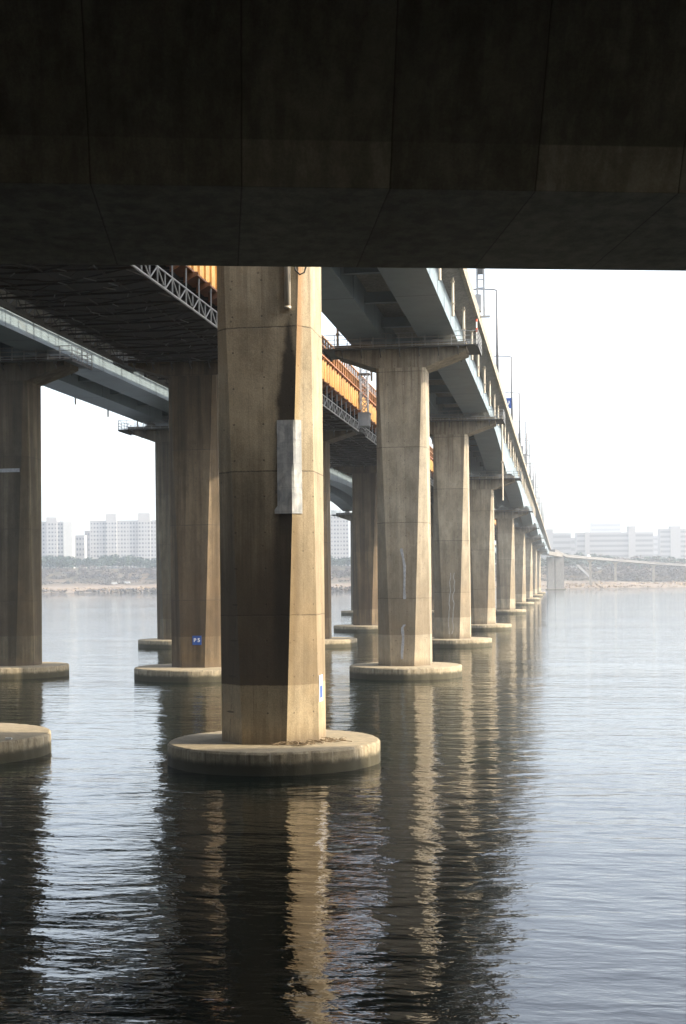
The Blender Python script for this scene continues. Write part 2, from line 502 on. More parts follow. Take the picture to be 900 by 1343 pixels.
def leaf_mat(name, c1, c2):
    t = NT(name)
    co = t.coord()
    a = t.noise(co, 0.12, 4, 0.6)
    col = t.mix(t.ramp(a, 0.35, 0.65), c1, c2)
    return t.out(col, 0.8)
M['pine'] = leaf_mat("pine_needles", (0.018, 0.040, 0.026), (0.035, 0.06, 0.035))
M['bare'] = leaf_mat("bare_twigs", (0.075, 0.062, 0.052), (0.095, 0.078, 0.066))
M['reed'] = leaf_mat("dry_reeds", (0.28, 0.20, 0.12), (0.20, 0.15, 0.10))
M['brush'] = leaf_mat("grey_brush", (0.085, 0.075, 0.06), (0.105, 0.09, 0.07))
M['bldg'] = paint("cream_render", (0.33, 0.32, 0.31), 0.8, 0.05)
M['sunlit_wall'] = paint('sunlit_end_wall_render', (0.46, 0.45, 0.42), 0.8, 0.04)  # sunlight on the end wall put into a paler colour
M['bldg2'] = paint("buff_render", (0.19, 0.18, 0.178), 0.8, 0.06)
M['bldg3'] = paint("grey_render", (0.17, 0.165, 0.17), 0.8, 0.05)
M['band'] = paint("dark_balcony_glass", (0.05, 0.05, 0.06), 0.4, 0.1)  # dark glass tone of the balcony bands
M['straw'] = paint("dry_stalks", (0.17, 0.125, 0.075), 0.9, 0.25)
M['roadpaint'] = paint("road_paint", (0.8, 0.8, 0.78), 0.7, 0.05)

# ------------------------------------------------------------------ setting: river bed and banks, water
def terr(x, y):
    # near bank under the photographer
    zn = EYE - 1.75 - max(0.0, y + x * 0.16 - 2.5) * 0.43
    zn = min(zn, EYE - 1.75 + 0.0)
    k = min(1.0, max(0.0, (120 - x) / 200.0))
    if y < -12: zn = EYE - 1.75 + min(13.0, (-12 - y) * 0.55)  # unseen rise added behind the camera to block skylight
    sh = 1105 + 0.045 * x + 9 * math.sin(x * 0.011) + 5 * math.sin(x * 0.031 + 1)
    d = y - sh
    if d < 0: zf = d * 0.12
    elif d < 70: zf = d * 0.045
    elif d < 190: zf = 3.15 + (d - 70) * (0.018 + 0.035 * k)
    elif d < 260: zf = 5.3 + 4.2 * k + (d - 190) * (0.12 + 0.08 * k)
    else: zf = 13.7 + 9.8 * k + (d - 260) * 0.006
    return max(-5.0, zn, zf)

ys = [-2900, -1500, -700, -300, -120, -60, -30, -12] + [-8 + i * 2 for i in range(22)] + [60, 150, 400, 800, 1000, 1050] \
     + [1060 + 10 * i for i in range(48)] + [1600, 1900, 2400, 3300]
xs = [-3000, -2000, -1300] + [-900 + 25 * i for i in range(81)] + [1500, 2200, 3000]
tb = MB()
for yy in ys:
    for xx in xs:
        z = terr(xx, yy)
        if yy > 1000 and z > 0.3: z += rnd.uniform(-0.5, 0.5) + 0.8 * math.sin(xx * 0.05 + yy * 0.02)
        tb.v.append((xx, yy, z))
nx = len(xs)
for j in range(len(ys) - 1):
    for i in range(nx - 1):
        tb.f.append((j * nx + i, j * nx + i + 1, (j + 1) * nx + i + 1, (j + 1) * nx + i))
ground = tb.build("ground", M['soil'], smooth=True)
tag(ground, "tan river bank with dry grass rising beyond the water", "bank", kind='structure')
wb = MB()
wb.add([(-2990, -14, 0), (2990, -14, 0), (2990, 1420, 0), (-2990, 1420, 0)], [(0, 1, 2, 3)])
water = wb.build("water", M['water'])
tag(water, "dark rippled river water reflecting the piers", "river", kind='structure')

# ------------------------------------------------------------------ haze
hb = MB().box(-3100, 3100, -3000, 3400, -6.5, 260)
hm = bpy.data.materials.new("haze_air"); hm.use_nodes = True
hm.node_tree.nodes.remove(hm.node_tree.nodes["Principled BSDF"])
pv = hm.node_tree.nodes.new("ShaderNodeVolumePrincipled")
pv.inputs['Color'].default_value = (0.88, 0.94, 1.0, 1)
pv.inputs['Density'].default_value = HAZE
pv.inputs['Anisotropy'].default_value = 0.4
hm.node_tree.links.new(pv.outputs[0], hm.node_tree.nodes["Material Output"].inputs['Volume'])
haze = hb.build("haze", hm)
tag(haze, "pale winter haze over the river and far bank", "haze", kind='stuff')

# ------------------------------------------------------------------ bridge piers
def P(u, v, h):                  # along the bridge, left of the camera axis, height above the eye
    return (-v, u, h + EYE)

US = [57.3, 109.2, 159.5, 211.0, 312.0, 414.0, 514.0, 628.0, 756.0]
VC, VB, VA = 12.25, 28.6, 44.9

def octa(hw, hd, c, z):
    return [(-hw + c, -hd, z), (hw - c, -hd, z), (hw, -hd + c, z), (hw, hd - c, z),
            (hw - c, hd, z), (-hw + c, hd, z), (-hw, hd - c, z), (-hw, -hd + c, z)]

BOT = (2.08, 2.0, 1.15)
TOP = (1.95, 1.75, 0.25)
Z0 = 0.93
def sect(z, ztop):
    k = (z - Z0) / (ztop - Z0)
    return [a + (b - a) * k for a, b in zip(BOT, TOP)]

MESHES = {}
def pier_meshes(kind):
    """kind: (cap top above eye, tip half width, tip depth, haunch depth, caisson radius)"""
    if kind in MESHES: return MESHES[kind]
    ht, tip, td, hd_, cr = kind
    zt = ht + EYE
    zc = zt - hd_
    col = MB().loft([octa(*sect(Z0 + (zc - Z0) * k / 6, zc), Z0 + (zc - Z0) * k / 6) for k in range(7)])
    d = 1.71
    prof = [(-1.95, zc), (1.95, zc), (tip, zt - td), (tip, zt), (-tip, zt), (-tip, zt - td)]
    cap = MB().loft([[(x, -d, z) for x, z in prof], [(x, d, z) for x, z in prof]])
    lip = random.Random(3)
    ph = [lip.uniform(0, 6.28) for _ in range(6)]
    chip = [lip.uniform(0, 1) ** 5 for _ in range(200)]
    wob = lambda a, z: 0.02 * math.sin(9 * a + ph[0]) + 0.012 * math.sin(23 * a + ph[1]) - (0.10 * chip[int(a / 6.2832 * 192 + .5) % 192] if Z0 - 0.2 < z < Z0 - 0.005 else 0)
    cs = MB().lathe([(cr, -2.5), (cr, 0.2), (cr, Z0 - 0.10), (cr - 0.07, Z0 - 0.01), (cr - 0.3, Z0 + 0.0), (0.6, Z0 + 0.006)], 192, wob=wob)
    pads = MB()
    wk = MB(); rl = MB()
    yf = -d - 0.72
    zf = zt - 0.42
    for s_ in (-1, 1):                      # front and back gangway
        y0, y1 = (yf, -d - 0.02) if s_ < 0 else (d + 0.02, -yf)
        wk.box(-tip - 1.0, tip + 1.0, y0, y1, zf, zf + 0.07)
        for k in range(9):
            xx = -tip - 0.9 + (2 * tip + 1.8) * k / 8
            wk.beam((xx, y0, zf - 0.09), (xx, y1, zf - 0.09), 0.10, 0.16)
            if abs(xx) < tip * 0.9:
                ym = y1 if s_ < 0 else y0
                wk.beam((xx, y0 if s_ < 0 else y1, zf - 0.1), (xx, ym, zf - 0.62), 0.07)
        yo = y0 + 0.03 if s_ < 0 else y1 - 0.03
        for k in range(13):
            xx = -tip - 0.95 + (2 * tip + 1.9) * k / 12
            rl.beam((xx, yo, zf + 0.07), (xx, yo, zf + 1.12), 0.055)
        for dz in (0.18, 0.42, 0.76, 1.12):
            rl.beam((-tip - 1, yo, zf + dz), (tip + 1, yo, zf + dz), 0.055 if dz > 1 else 0.045)
    for sx in (-1, 1):                      # gangway across the cap ends
        xa, xb = sorted((sx * (tip + 0.03), sx * (tip + 1.0)))
        wk.box(xa, xb, -d - 0.02, d + 0.02, zf, zf + 0.07)
        wk.beam((sx * (tip + 0.95), yf, zf - 0.06), (sx * (tip + 0.95), -yf, zf - 0.06), 0.10, 0.2)
        for dz in (0.42, 0.76, 1.12):
            rl.beam((sx * (tip + 0.97), yf, zf + dz), (sx * (tip + 0.97), -yf, zf + dz), 0.05)
        for k in range(5):
            yy = yf + (-2 * yf) * k / 4
            rl.beam((sx * (tip + 0.97), yy, zf + 0.07), (sx * (tip + 0.97), yy, zf + 1.12), 0.055)
    pad = MB().box(-0.55, 0.55, -0.55, 0.55, 0, 0.28).box(-0.4, 0.4, -0.4, 0.4, 0.28, 0.50)
    res = dict(column=col.mesh("column", M['pier']), cap=cap.mesh("pier_cap", M['pier']),
               caisson=cs.mesh("caisson", M['caisson'], True), walkway=wk.mesh("walkway", M['steel_dark']),
               railing=rl.mesh("railing", M['grey_steel']), pad=pad.mesh("bearing", M['grey_steel']))
    me = res['caisson']
    me.set_sharp_from_angle(angle=R(35))
    MESHES[kind] = res
    return res

def link(name, me, parent, loc=None):
    o = bpy.data.objects.new(name, me)
    COL.objects.link(o)
    o.parent = parent
    if loc: o.location = loc
    return o

def make_pier(u, v, kind, label, group, pads, main=False, mat=None):
    ms = pier_meshes(kind)
    root = empty("bridge_pier", (-v, u, 0))
    tag(root, label, "bridge pier", group)
    c = link("column", ms['column'], root)
    k = link("pier_cap", ms['cap'], root)
    link("caisson", ms['caisson'], root)
    w = link("walkway", ms['walkway'], root)
    link("railing", ms['railing'], w)
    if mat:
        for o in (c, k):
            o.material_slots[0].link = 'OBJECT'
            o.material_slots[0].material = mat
    for x in pads:
        link("bearing", ms['pad'], root, (x, 0, kind[0] + EYE))
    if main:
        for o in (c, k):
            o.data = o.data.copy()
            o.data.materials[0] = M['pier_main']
    return root

SHORT = (18.7, 5.2, 0.73, 1.9, 4.5)
LONG = (15.7, 5.2, 0.73, 1.9, 4.5)
RAIL = (18.0, 5.2, 0.60, 1.6, 5.2)
lab_c = ["nearest concrete pier, with hanging pipe, grey patch and dark soaked shaft",
         "concrete pier with two grey mortar streaks on its front, behind the nearest pier",
         "concrete pier with thin white seepage lines down its front, in right row",
         "pier at the foot of the first deepening girder span, fourth of the right row",
         "pale hazy pier fifth from the front in the right row",
         "pale hazy pier sixth from the front in the right row",
         "pale hazy pier seventh from the front in the right row",
         "small faint pier last but one in the right row over water",
         "smallest faint pier at the far end of the right row"]
lab_b = ["pier whose round base alone shows at the left frame edge",
         "brown streaked middle pier carrying the blue number plate",
         "narrow sunlit pier edge seen just right of the nearest pier",
         "dim middle pier in shade between the nearest pier and the streaked one",
         "rail bridge pier fifth from the front in the middle row",
         "rail bridge pier sixth from the front in the middle row"]
lab_a = [None, "leftmost dark pier with pale band round its shaft, cut by frame edge",
         "slim grey left-row pier beside the brown plated pier",
         "left-row pier hidden mostly behind the nearest pier",
         "distant left-row pier seen in the slit beside the nearest pier"]
px_c = (2.83, -2.87)             # girder centres relative to the pier
C = []
for i, u in enumerate(US):
    v = [12.1, 12.3, 12.4, 11.95, 12.2, 12.3, 12.2, 12.4, 12.6][i]
    C.append(make_pier(u, v, SHORT if i < 3 else LONG, lab_c[i], "piers of the right road bridge", px_c, i == 0))
B = []
for i, u in enumerate(US[:6]):
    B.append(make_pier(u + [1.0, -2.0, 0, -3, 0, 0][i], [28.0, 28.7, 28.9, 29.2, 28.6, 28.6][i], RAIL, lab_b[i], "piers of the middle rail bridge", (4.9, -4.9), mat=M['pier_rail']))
A = []
for i, u in enumerate(US[:5]):
    if i == 0: continue
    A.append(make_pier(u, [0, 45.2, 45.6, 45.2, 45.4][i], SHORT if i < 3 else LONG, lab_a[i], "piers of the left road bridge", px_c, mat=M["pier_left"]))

# ------------------------------------------------------------------ road bridges
def hbot(u):
    """girder soffit above the eye along the bridge"""
    if u <= US[2] + 3: return 19.2
    if u <= US[3]:
        k = (u - US[2] - 3) / (US[3] - US[2] - 3)
        return 19.2 - 3.0 * k ** 1.6
    for a, b in zip(US[3:], US[4:] + [900]):
        if a <= u <= b:
            k = abs((u - a) / (b - a) * 2 - 1)
            return 18.6 - 2.4 * k ** 2.0
    return 18.4

UEND = 1010.0
def stations(u0, u1):
    us = [u0, 57, 109, 159.5, 163]
    us += [163 + 6 * k for k in range(1, 8)] + [211]
    for a, b in zip(US[3:], US[4:] + [900]):
        us += [a + (b - a) * k / 10 for k in range(1, 11)]
    us += [950, u1]
    return [u for u in us if u0 <= u <= u1]

def road_deck(name, vc, label, u0, right_side, lamp_side):
    root = empty(name, P(u0, vc, 21.9))
    tag(root, label, "road bridge")
    oz = Vector(root.location)
    def L(u, v, h): return Vector(P(u, v, h)) - oz
    for (va, vb) in ((vc - 4.3, vc - 1.35), (vc + 1.42, vc + 4.35)):
        m = MB()
        m.loft([[L(u, va, hbot(u)), L(u, vb, hbot(u)), L(u, vb - 0.05, 21.1), L(u, va + 0.05, 21.1)] for u in stations(u0, UEND)])
        # web stiffening ribs, proud of the web
        for s_, vv in ((-1, va), (1, vb)):
            for k in range(int((300 - u0) / 5.5)):
                u = u0 + 5.5 * k
                m.box(*sorted((L(u, vv, 0).x, L(u, vv + s_ * 0.012, 0).x)), L(u, 0, 0).y - 0.05, L(u, 0, 0).y + 0.05, L(u, 0, max(hbot(u), hbot(u + .1)) + 0.05).z, L(u, 0, 21.05).z)
        m.build("box_girder", M['steel'], root)
    # slab with tapering cantilevers
    e = 5.72
    prof = [(vc - e, 21.52), (vc - 4.3, 21.13), (vc + 4.3, 21.13), (vc + e, 21.52), (vc + e, 21.9), (vc - e, 21.9)]
    MB().loft([[L(u, v, h) for v, h in prof] for u in (u0, 300, 600, UEND)]).build("deck_slab", M['slab'], root)
    MB().loft([[L(u, v, h) for v, h in ((vc - e + .5, 21.904), (vc + e - .5, 21.904), (vc + e - .5, 21.93), (vc - e + .5, 21.93))] for u in (u0, UEND)]).build("road_surface", M['asphalt'], root)
    for s_ in (-1, 1):
        m = MB()
        a, b = vc + s_ * (e - 0.16), vc + s_ * (e + 0.12)
        m.loft([[L(u, a, 21.45), L(u, b, 21.45), L(u, b, 22.22), L(u, a, 22.22)] for u in (u0, UEND)])
        m.build("parapet", M['parapet'], root)
        m = MB()
        for dz in (22.40, 22.62):
            m.beam(L(u0, vc + s_ * e, dz), L(UEND, vc + s_ * e, dz), 0.09)
        for k in range(int((420 - u0) / 2.0)):
            u = u0 + 2.0 * k
            m.beam(L(u, vc + s_ * e, 22.2), L(u, vc + s_ * e, 22.66), 0.09)
        m.build("railing", M['grey_steel'], root)
    # cross frames between the girders
    cf = MB().box(-1.33, 1.33, -0.14, 0.14, -1.1, -0.35).box(-1.33, 1.33, -0.25, 0.25, -1.14, -1.1).mesh("cross_frame", M['steel'])
    for k in range(40):
        u = u0 + 4 + 9.5 * k
        if u > 300: break
        link("cross_frame", cf, root, L(u, vc + 0.03, 20.95))
    # rain pipes hanging from the deck edge
    pm = MB()
    pm.tube([(0, 0, 0.15), (0, 0, -2.7)], 0.10, 8)
    pm.box(-0.15, 0.15, -0.14, 0.14, -0.32, -0.22).box(-0.15, 0.15, -0.14, 0.14, -1.85, -1.77)
    pmesh = pm.mesh("drain_pipe", M['pipe'])
    bm_ = MB().tube([(0, 0, 0), (-0.55, 0, -0.22)], 0.05, 6).mesh("pipe_bracket", M['steel_dark'])
    for s_ in ((-1, 1) if right_side else (1,)):
        k = 0
        u = 96.5 - 10.3 * 6
        while u < 420:
            if u > u0:
                jz = rnd.uniform(-0.15, 0.15)
                link("drain_pipe", pmesh, root, L(u + rnd.uniform(-.5, .5), vc + s_ * (4.98 + rnd.uniform(-.05, .05)), 21.45 + jz))
            u += 10.3
    return root

deck_c = road_deck("road_bridge", VC, "right-hand road bridge on blue-grey steel box girders with lamps along its edge", -40, True, -1)
deck_a = road_deck("road_bridge", VA, "left-hand road bridge seen under and beyond the dark rail bridge", 20, False, 1)

def Lc(u, v, h): return Vector(P(u, v, h)) - Vector(deck_c.location)
# the longer pipe with its bracket near the fourth pier
m = MB()
m.tube([Lc(177, 7.2, 20.5), Lc(177, 7.2, 10.2)], 0.11, 8)
m.box(*[f(a, b) for a, b in ((Lc(177, 7.0, 0).x, Lc(177, 7.4, 0).x),) for f in (min, max)], Lc(176.8, 0, 0).y, Lc(177.2, 0, 0).y, Lc(0, 0, 15.0).z, Lc(0, 0, 15.2).z)
m.build("drain_pipe", M['pipe'], deck_c)

# ------------------------------------------------------------------ rail bridge
VR, VL = 23.3, 33.6
rail = empty("rail_bridge", P(-40, 28.5, 19.7))
tag(rail, "middle rail bridge with orange ribbed girders and dark underside", "rail bridge")
ro = Vector(rail.location)
def Lr(u, v, h): return Vector(P(u, v, h)) - ro
RU0, RUN = -40.0, 700.0
for s_, vv in ((-1, VR), (1, VL)):
    m = MB()
    m.loft([[Lr(u, vv - 0.04, 19.75), Lr(u, vv + 0.04, 19.75), Lr(u, vv + 0.04, 22.1), Lr(u, vv - 0.04, 22.1)] for u in (RU0, RUN)])
    u = RU0 + 0.4
    while u < 330:
        y = Lr(u, 0, 0).y
        x0 = Lr(0, vv + s_ * 0.04, 0).x; x1 = Lr(0, vv + s_ * 0.34, 0).x
        zb, zt = Lr(0, 0, 19.76).z, Lr(0, 0, 22.08).z
        # half-round stiffening rib
        ring = lambda z: [(x0, y - 0.38, z), (x0 + (x1 - x0) * .6, y - 0.34, z), (x1, y - 0.18, z), (x1, y + 0.18, z), (x0 + (x1 - x0) * .6, y + 0.34, z), (x0, y + 0.38, z)]
        m.loft([ring(zb), ring(zt)])
        u += 1.55
    m.build("plate_girder", M['orange'], rail)
    # flanges
    m = MB()
    for (h0, h1, w) in ((19.62, 19.74, 0.62), (22.11, 22.24, 0.55)):
        m.loft([[Lr(u, vv - w, h0), Lr(u, vv + w, h0), Lr(u, vv + w, h1), Lr(u, vv - w, h1)] for u in (RU0, RUN)])
    u = RU0
    while u < 330:
        m.loft([[Lr(u - .05, vv, 19.6), Lr(u - .05, vv + s_ * 0.95, 19.6), Lr(u - .05, vv + s_ * .95, 19.45), Lr(u - .05, vv, 18.95)],
                [Lr(u + .05, vv, 19.6), Lr(u + .05, vv + s_ * 0.95, 19.6), Lr(u + .05, vv + s_ * .95, 19.45), Lr(u + .05, vv, 18.95)]])
        m.loft([[Lr(u - .12, vv + s_ * .02, 22.1), Lr(u - .12, vv + s_ * .55, 22.1), Lr(u - .12, vv + s_ * .02, 21.6)], [Lr(u + .12, vv + s_ * .02, 22.1), Lr(u + .12, vv + s_ * .55, 22.1), Lr(u + .12, vv + s_ * .02, 21.6)]])
        u += 3.1
    m.build("flange", M['brown'], rail)
    # side fence of panels and posts
    m = MB()
    u = RU0
    while u < 330:
        m.beam(Lr(u, vv + s_ * .35, 22.2), Lr(u, vv + s_ * .35, 24.2), 0.16)
        u += 1.55
    for h in (23.3, 24.2):
        m.beam(Lr(RU0, vv + s_ * .35, h), Lr(RUN, vv + s_ * .35, h), 0.14)
    m.loft([[Lr(u, vv + s_ * .2, 22.25), Lr(u, vv + s_ * .26, 22.25), Lr(u, vv + s_ * .26, 23.25), Lr(u, vv + s_ * .2, 23.25)] for u in (RU0, RUN)])
    m.build("side_fence", M['fence'], rail)
# floor of the track deck
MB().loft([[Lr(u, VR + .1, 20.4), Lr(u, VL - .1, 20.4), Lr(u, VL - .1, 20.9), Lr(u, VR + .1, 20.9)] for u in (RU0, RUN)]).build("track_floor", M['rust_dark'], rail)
# inner girders and floor beams, under-deck bracing
m = MB()
for v in (26.7, 30.2):
    m.loft([[Lr(u, v - .05, 18.9), Lr(u, v + .05, 18.9), Lr(u, v + .05, 20.4), Lr(u, v - .05, 20.4)] for u in (RU0, RUN)])
    m.loft([[Lr(u, v - .3, 18.84), Lr(u, v + .3, 18.84), Lr(u, v + .3, 18.9), Lr(u, v - .3, 18.9)] for u in (RU0, RUN)])
u = RU0 + 1.5
while u < 330:
    m.beam(Lr(u, VR + .1, 19.9), Lr(u, VL - .1, 19.9), 0.2, 0.9)
    u += 3.1
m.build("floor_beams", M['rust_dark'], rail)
TR, TL = 22.8, 33.9
piersB = [(-999, 0)] + [(p.location.y - 2.9, p.location.y + 2.9) for p in B] + [(1e9, 1e9)]
m = MB()
u = RU0 + 1.5; k = 0
def clear(u): return not any(a < u < b for a, b in piersB)
while u < 330:
    if clear(u):
        m.beam(Lr(u, TR, 17.45), Lr(u, TL, 17.45), 0.10, 0.12)
        for v in (23.6, 26.4, 29.2, 32.0):
            m.beam(Lr(u, v, 17.38), Lr(u + rnd.uniform(1.2, 2.9), v + rnd.uniform(-1.2, 2.6), 17.38), 0.06)
            m.beam(Lr(u + 1.5, v, 17.36), Lr(u + rnd.uniform(.2, 2.9), v + rnd.uniform(.8, 2.4), 17.36), 0.05)
        for v in (25.0, 28.4, 31.6):
            m.beam(Lr(u, v, 17.4), Lr(u, v, 19.5), 0.07)
            m.beam(Lr(u, v, 17.45), Lr(u, v + 1.6, 19.4), 0.06)
        if clear(u + 3.1):
            m.beam(Lr(u, TR + .2, 17.5), Lr(u + 3.1, 28.3, 17.5), 0.07)
            m.beam(Lr(u, TL - .2, 17.5), Lr(u + 3.1, 28.3, 17.5), 0.07)
            for v in (25.2, 28.4, 31.5):
                m.beam(Lr(u, v, 17.46), Lr(u + 3.1, v, 17.46), 0.08)
    u += 3.1
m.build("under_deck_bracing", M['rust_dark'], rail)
for (ua, ub) in zip([b for a, b in piersB[:-1]], [a for a, b in piersB[1:]]):
    ua, ub = max(ua, RU0), min(ub, 330)
    if ub - ua > 4:
        g = MB(); uu = ua + 1
        while uu < ub - 1:
            v0 = rnd.uniform(23.5, 32); a_ = rnd.choice((-1, 1))
            g.beam(Lr(uu, v0, 17.30), Lr(uu + rnd.uniform(.5, 1.2), v0 + a_ * rnd.uniform(.1, .6), 17.30), 0.05)
            uu += rnd.uniform(.4, 1.5)
        g.build("glint_bars", M['steel_dark'], rail)  # random paler bars added for faint glints on the underside
        MB().box(*sorted((Lr(0, TR + .5, 0).x, Lr(0, 32.5, 0).x)), Lr(ua, 0, 0).y, Lr(ub, 0, 0).y, Lr(0, 0, 17.56).z, Lr(0, 0, 17.60).z).build("gap_filling_floor", M['rust_dark'], rail)  # solid sheet added to close light gaps and keep the underside dark
for vv, mat, lo in ((TR, M['light_steel'], 17.3), (TL, M['steel_dark'], 17.3)):
    m = MB()
    for (ua, ub) in zip([b for a, b in piersB[:-1]], [a for a, b in piersB[1:]]):
        ua = max(ua, RU0); ub = min(ub, 330)
        if ub - ua < 4: continue
        n = max(1, round((ub - ua) / 3.1)); st = (ub - ua) / n
        hi = lo + 1.0
        m.beam(Lr(ua, vv, lo), Lr(ub, vv, lo), 0.10)
        m.beam(Lr(ua, vv, hi), Lr(ub, vv, hi), 0.08)
        if vv == TL:
            m.loft([[Lr(q, vv - .1, lo - .12), Lr(q, vv + .1, lo - .12), Lr(q, vv + .1, lo + .25), Lr(q, vv - .1, lo + .25)] for q in (ua, ub)])
        for i in range(n + 1):
            u = ua + st * i
            m.beam(Lr(u, vv, lo), Lr(u, vv, 19.6), 0.075)
            if i < n:
                m.beam(Lr(u + st / 2, vv, lo), Lr(u + st / 2, vv, hi), 0.065)
                m.beam(Lr(u, vv, hi), Lr(u + st / 2, vv, lo), 0.065)
                m.beam(Lr(u + st / 2, vv, lo), Lr(u + st, vv, hi), 0.065)
                if vv == TL:
                    m.beam(Lr(u, vv, hi), Lr(u + st / 2, vv, 19.5), 0.07)
                    m.beam(Lr(u + st / 2, vv, 19.5), Lr(u + st, vv, hi), 0.07)
    m.build("catwalk_truss", mat, rail)

# lattice masts of the overhead line
def lattice_mast(u, v, label):
    root = empty("catenary_mast", P(u, v, 18.02))
    tag(root, label, "mast", "overhead line masts on the rail bridge")
    m = MB()
    h = 9.5; w = 0.42
    for sx in (-1, 1):
        for sy in (-1, 1):
            m.beam((sx * w, sy * w, 1.5), (sx * w, sy * w, h), 0.13)
    n = 10
    for k in range(n):
        z0 = 1.5 + (h - 1.5) * k / n; z1 = 1.5 + (h - 1.5) * (k + 1) / n
        for a, b in (((-w, -w), (w, -w)), ((w, -w), (w, w)), ((w, w), (-w, w)), ((-w, w), (-w, -w))):
            if k % 2: a, b = b, a
            m.beam((*a, z0), (*b, z1), 0.08)
            m.beam((*a, z1), (*b, z1), 0.06)
    m.build("lattice", M['grey_steel'], root)
    MB().box(-0.62, 0.62, -0.9, 0.9, 0, 1.48).box(-0.7, 0.7, -1.0, 1.0, 1.48, 1.56).build("base_block", M['grey_steel'], root)
    MB().box(-0.75, 0.75, -0.6, 0.6, 6.0, 6.12).build("platform", M['steel_dark'], root)
lattice_mast(158.2, 22.35, "grey lattice mast on its block beside the orange girder")

# ------------------------------------------------------------------ things on the nearest pier
p0 = C[0]
zc0 = SHORT[0] + EYE - SHORT[3]
def front_pt(z, x, off):
    """point on the front/right chamfer of the shaft at local x, pushed out by off"""
    hw, hd, c = sect(z, zc0)
    if x <= hw - c: return Vector((x, -hd - off, z))
    d = x - (hw - c)
    return Vector((x + off * .7, -hd + d - off * .7, z))
# grey patch wrapped over the corner: chosen by where it lies on the shaft
m = MB()
rows, cols_ = 24, 14
za, zb = 10.45, 14.30
for off in (0.028,):
    for j in range(rows + 1):
        z = za + (zb - za) * j / rows
        for i in range(cols_ + 1):
            x = 0.63 + (1.58 - 0.63) * i / cols_
            if j < 2 and i == 0: x -= 0.12
            p = front_pt(z, x, off)
            m.v.append(tuple(p))
    for j in range(rows):
        for i in range(cols_):
            a = j * (cols_ + 1) + i
            m.f.append((a, a + 1, a + cols_ + 2, a + cols_ + 1))
o = m.build("repair_patch", M['patch'], p0)
md = o.modifiers.new("thick", 'SOLIDIFY'); md.thickness = 0.025; md.offset = 0
# hanging pipe with collars
m = MB()
yp = -1.8 - 0.16
m.tube([(1.14, yp, 27.0), (1.14, yp, 18.95)], 0.14, 14)
m.tube([(1.14, yp, 18.95), (1.14, yp, 18.86)], 0.15, 14)
pp = m.build("drain_pipe", M['pipe'], p0, True)
m = MB()
for z in (20.9, 23.5): m.box(0.96, 1.32, yp - 0.14, -1.74, z, z + 0.06)
m.build("pipe_clamp", M['grey_steel'], pp)
# loop of hose
m = MB()
m.tube([(1.45, -1.97, 22.0), (1.42, -2.0, 20.9), (1.50, -2.03, 20.4), (1.68, -2.04, 20.22), (1.86, -2.02, 20.3), (1.98, -1.98, 20.7), (2.0, -1.9, 22.0)], 0.035, 8)
m.build("hose_loop", M['rubber'], p0, True)
# dry stalks stranded against the foot
m = MB()
r2 = random.Random(5)
for k in range(80):
    a = r2.uniform(-1.55, -0.1); d = r2.uniform(2.15, 3.1)
    x, y = 0.4 + d * math.cos(a) * 0.85, d * math.sin(a) * 0.9
    if abs(x) < 1.6 and y > -2.1: y = -2.2
    an = r2.uniform(0, math.pi); L_ = r2.uniform(0.25, 0.8)
    p1 = Vector((x, y, Z0 + 0.03 + r2.uniform(0, 0.05))); p2 = p1 + Vector((math.cos(an) * L_, math.sin(an) * L_ * .6, r2.uniform(-.02, .12)))
    m.tube([p1, (p1 + p2) / 2 + Vector((0, 0, r2.uniform(.0, .08))), p2], 0.007 + r2.uniform(0, .010), 5)
db = m.build("driftwood_pile", M['straw'], None, loc=(p0.location.x, p0.location.y, 0))
tag(db, "dry stalks and twigs stranded at the foot of the nearest pier", "driftwood")
# faded notice on the right side
m = MB().box(0, 0.02, -0.42, 0.42, -0.55, 0.55)
nt = m.build("notice_board", M['white'], None, loc=(p0.location.x + 2.085, p0.location.y - 0.35, 3.15))
tag(nt, "small faded white and blue notice on nearest pier's sunlit side", "notice")
MB().box(0.021, 0.03, -0.3, 0.3, -0.40, 0.12).build("printed_panel", M['blue'], nt)

# number plate P 5 on the rail pier
p1 = B[1]
def text_mesh(txt, size, m, parent, loc, rot, ext=0.006):
    cu = bpy.data.curves.new(txt, 'FONT'); cu.body = txt; cu.size = size; cu.extrude = ext
    cu.align_x = 'CENTER'; cu.align_y = 'CENTER'
    cu.offset = 0.012
    tmp = bpy.data.objects.new("lettering", cu); COL.objects.link(tmp)
    dg = bpy.context.evaluated_depsgraph_get()
    me = bpy.data.meshes.new_from_object(tmp.evaluated_get(dg))
    bpy.data.objects.remove(tmp)
    me.materials.clear(); me.materials.append(m)
    o = bpy.data.objects.new("lettering", me); COL.objects.link(o)
    o.parent = parent; o.location = loc; o.rotation_euler = rot
    return o
pl = MB().box(-0.36, 0.36, -0.02, 0.02, -0.36, 0.36).build("number_plate", M['blue'], None, loc=(p1.location.x + 0.32, p1.location.y - 2.02, 3.1))
tag(pl, "blue number plate reading P 5 on the brown streaked pier", "sign")
text_mesh("P 5", 0.40, M['white'], pl, (0, -0.026, 0), (R(90), 0, 0))

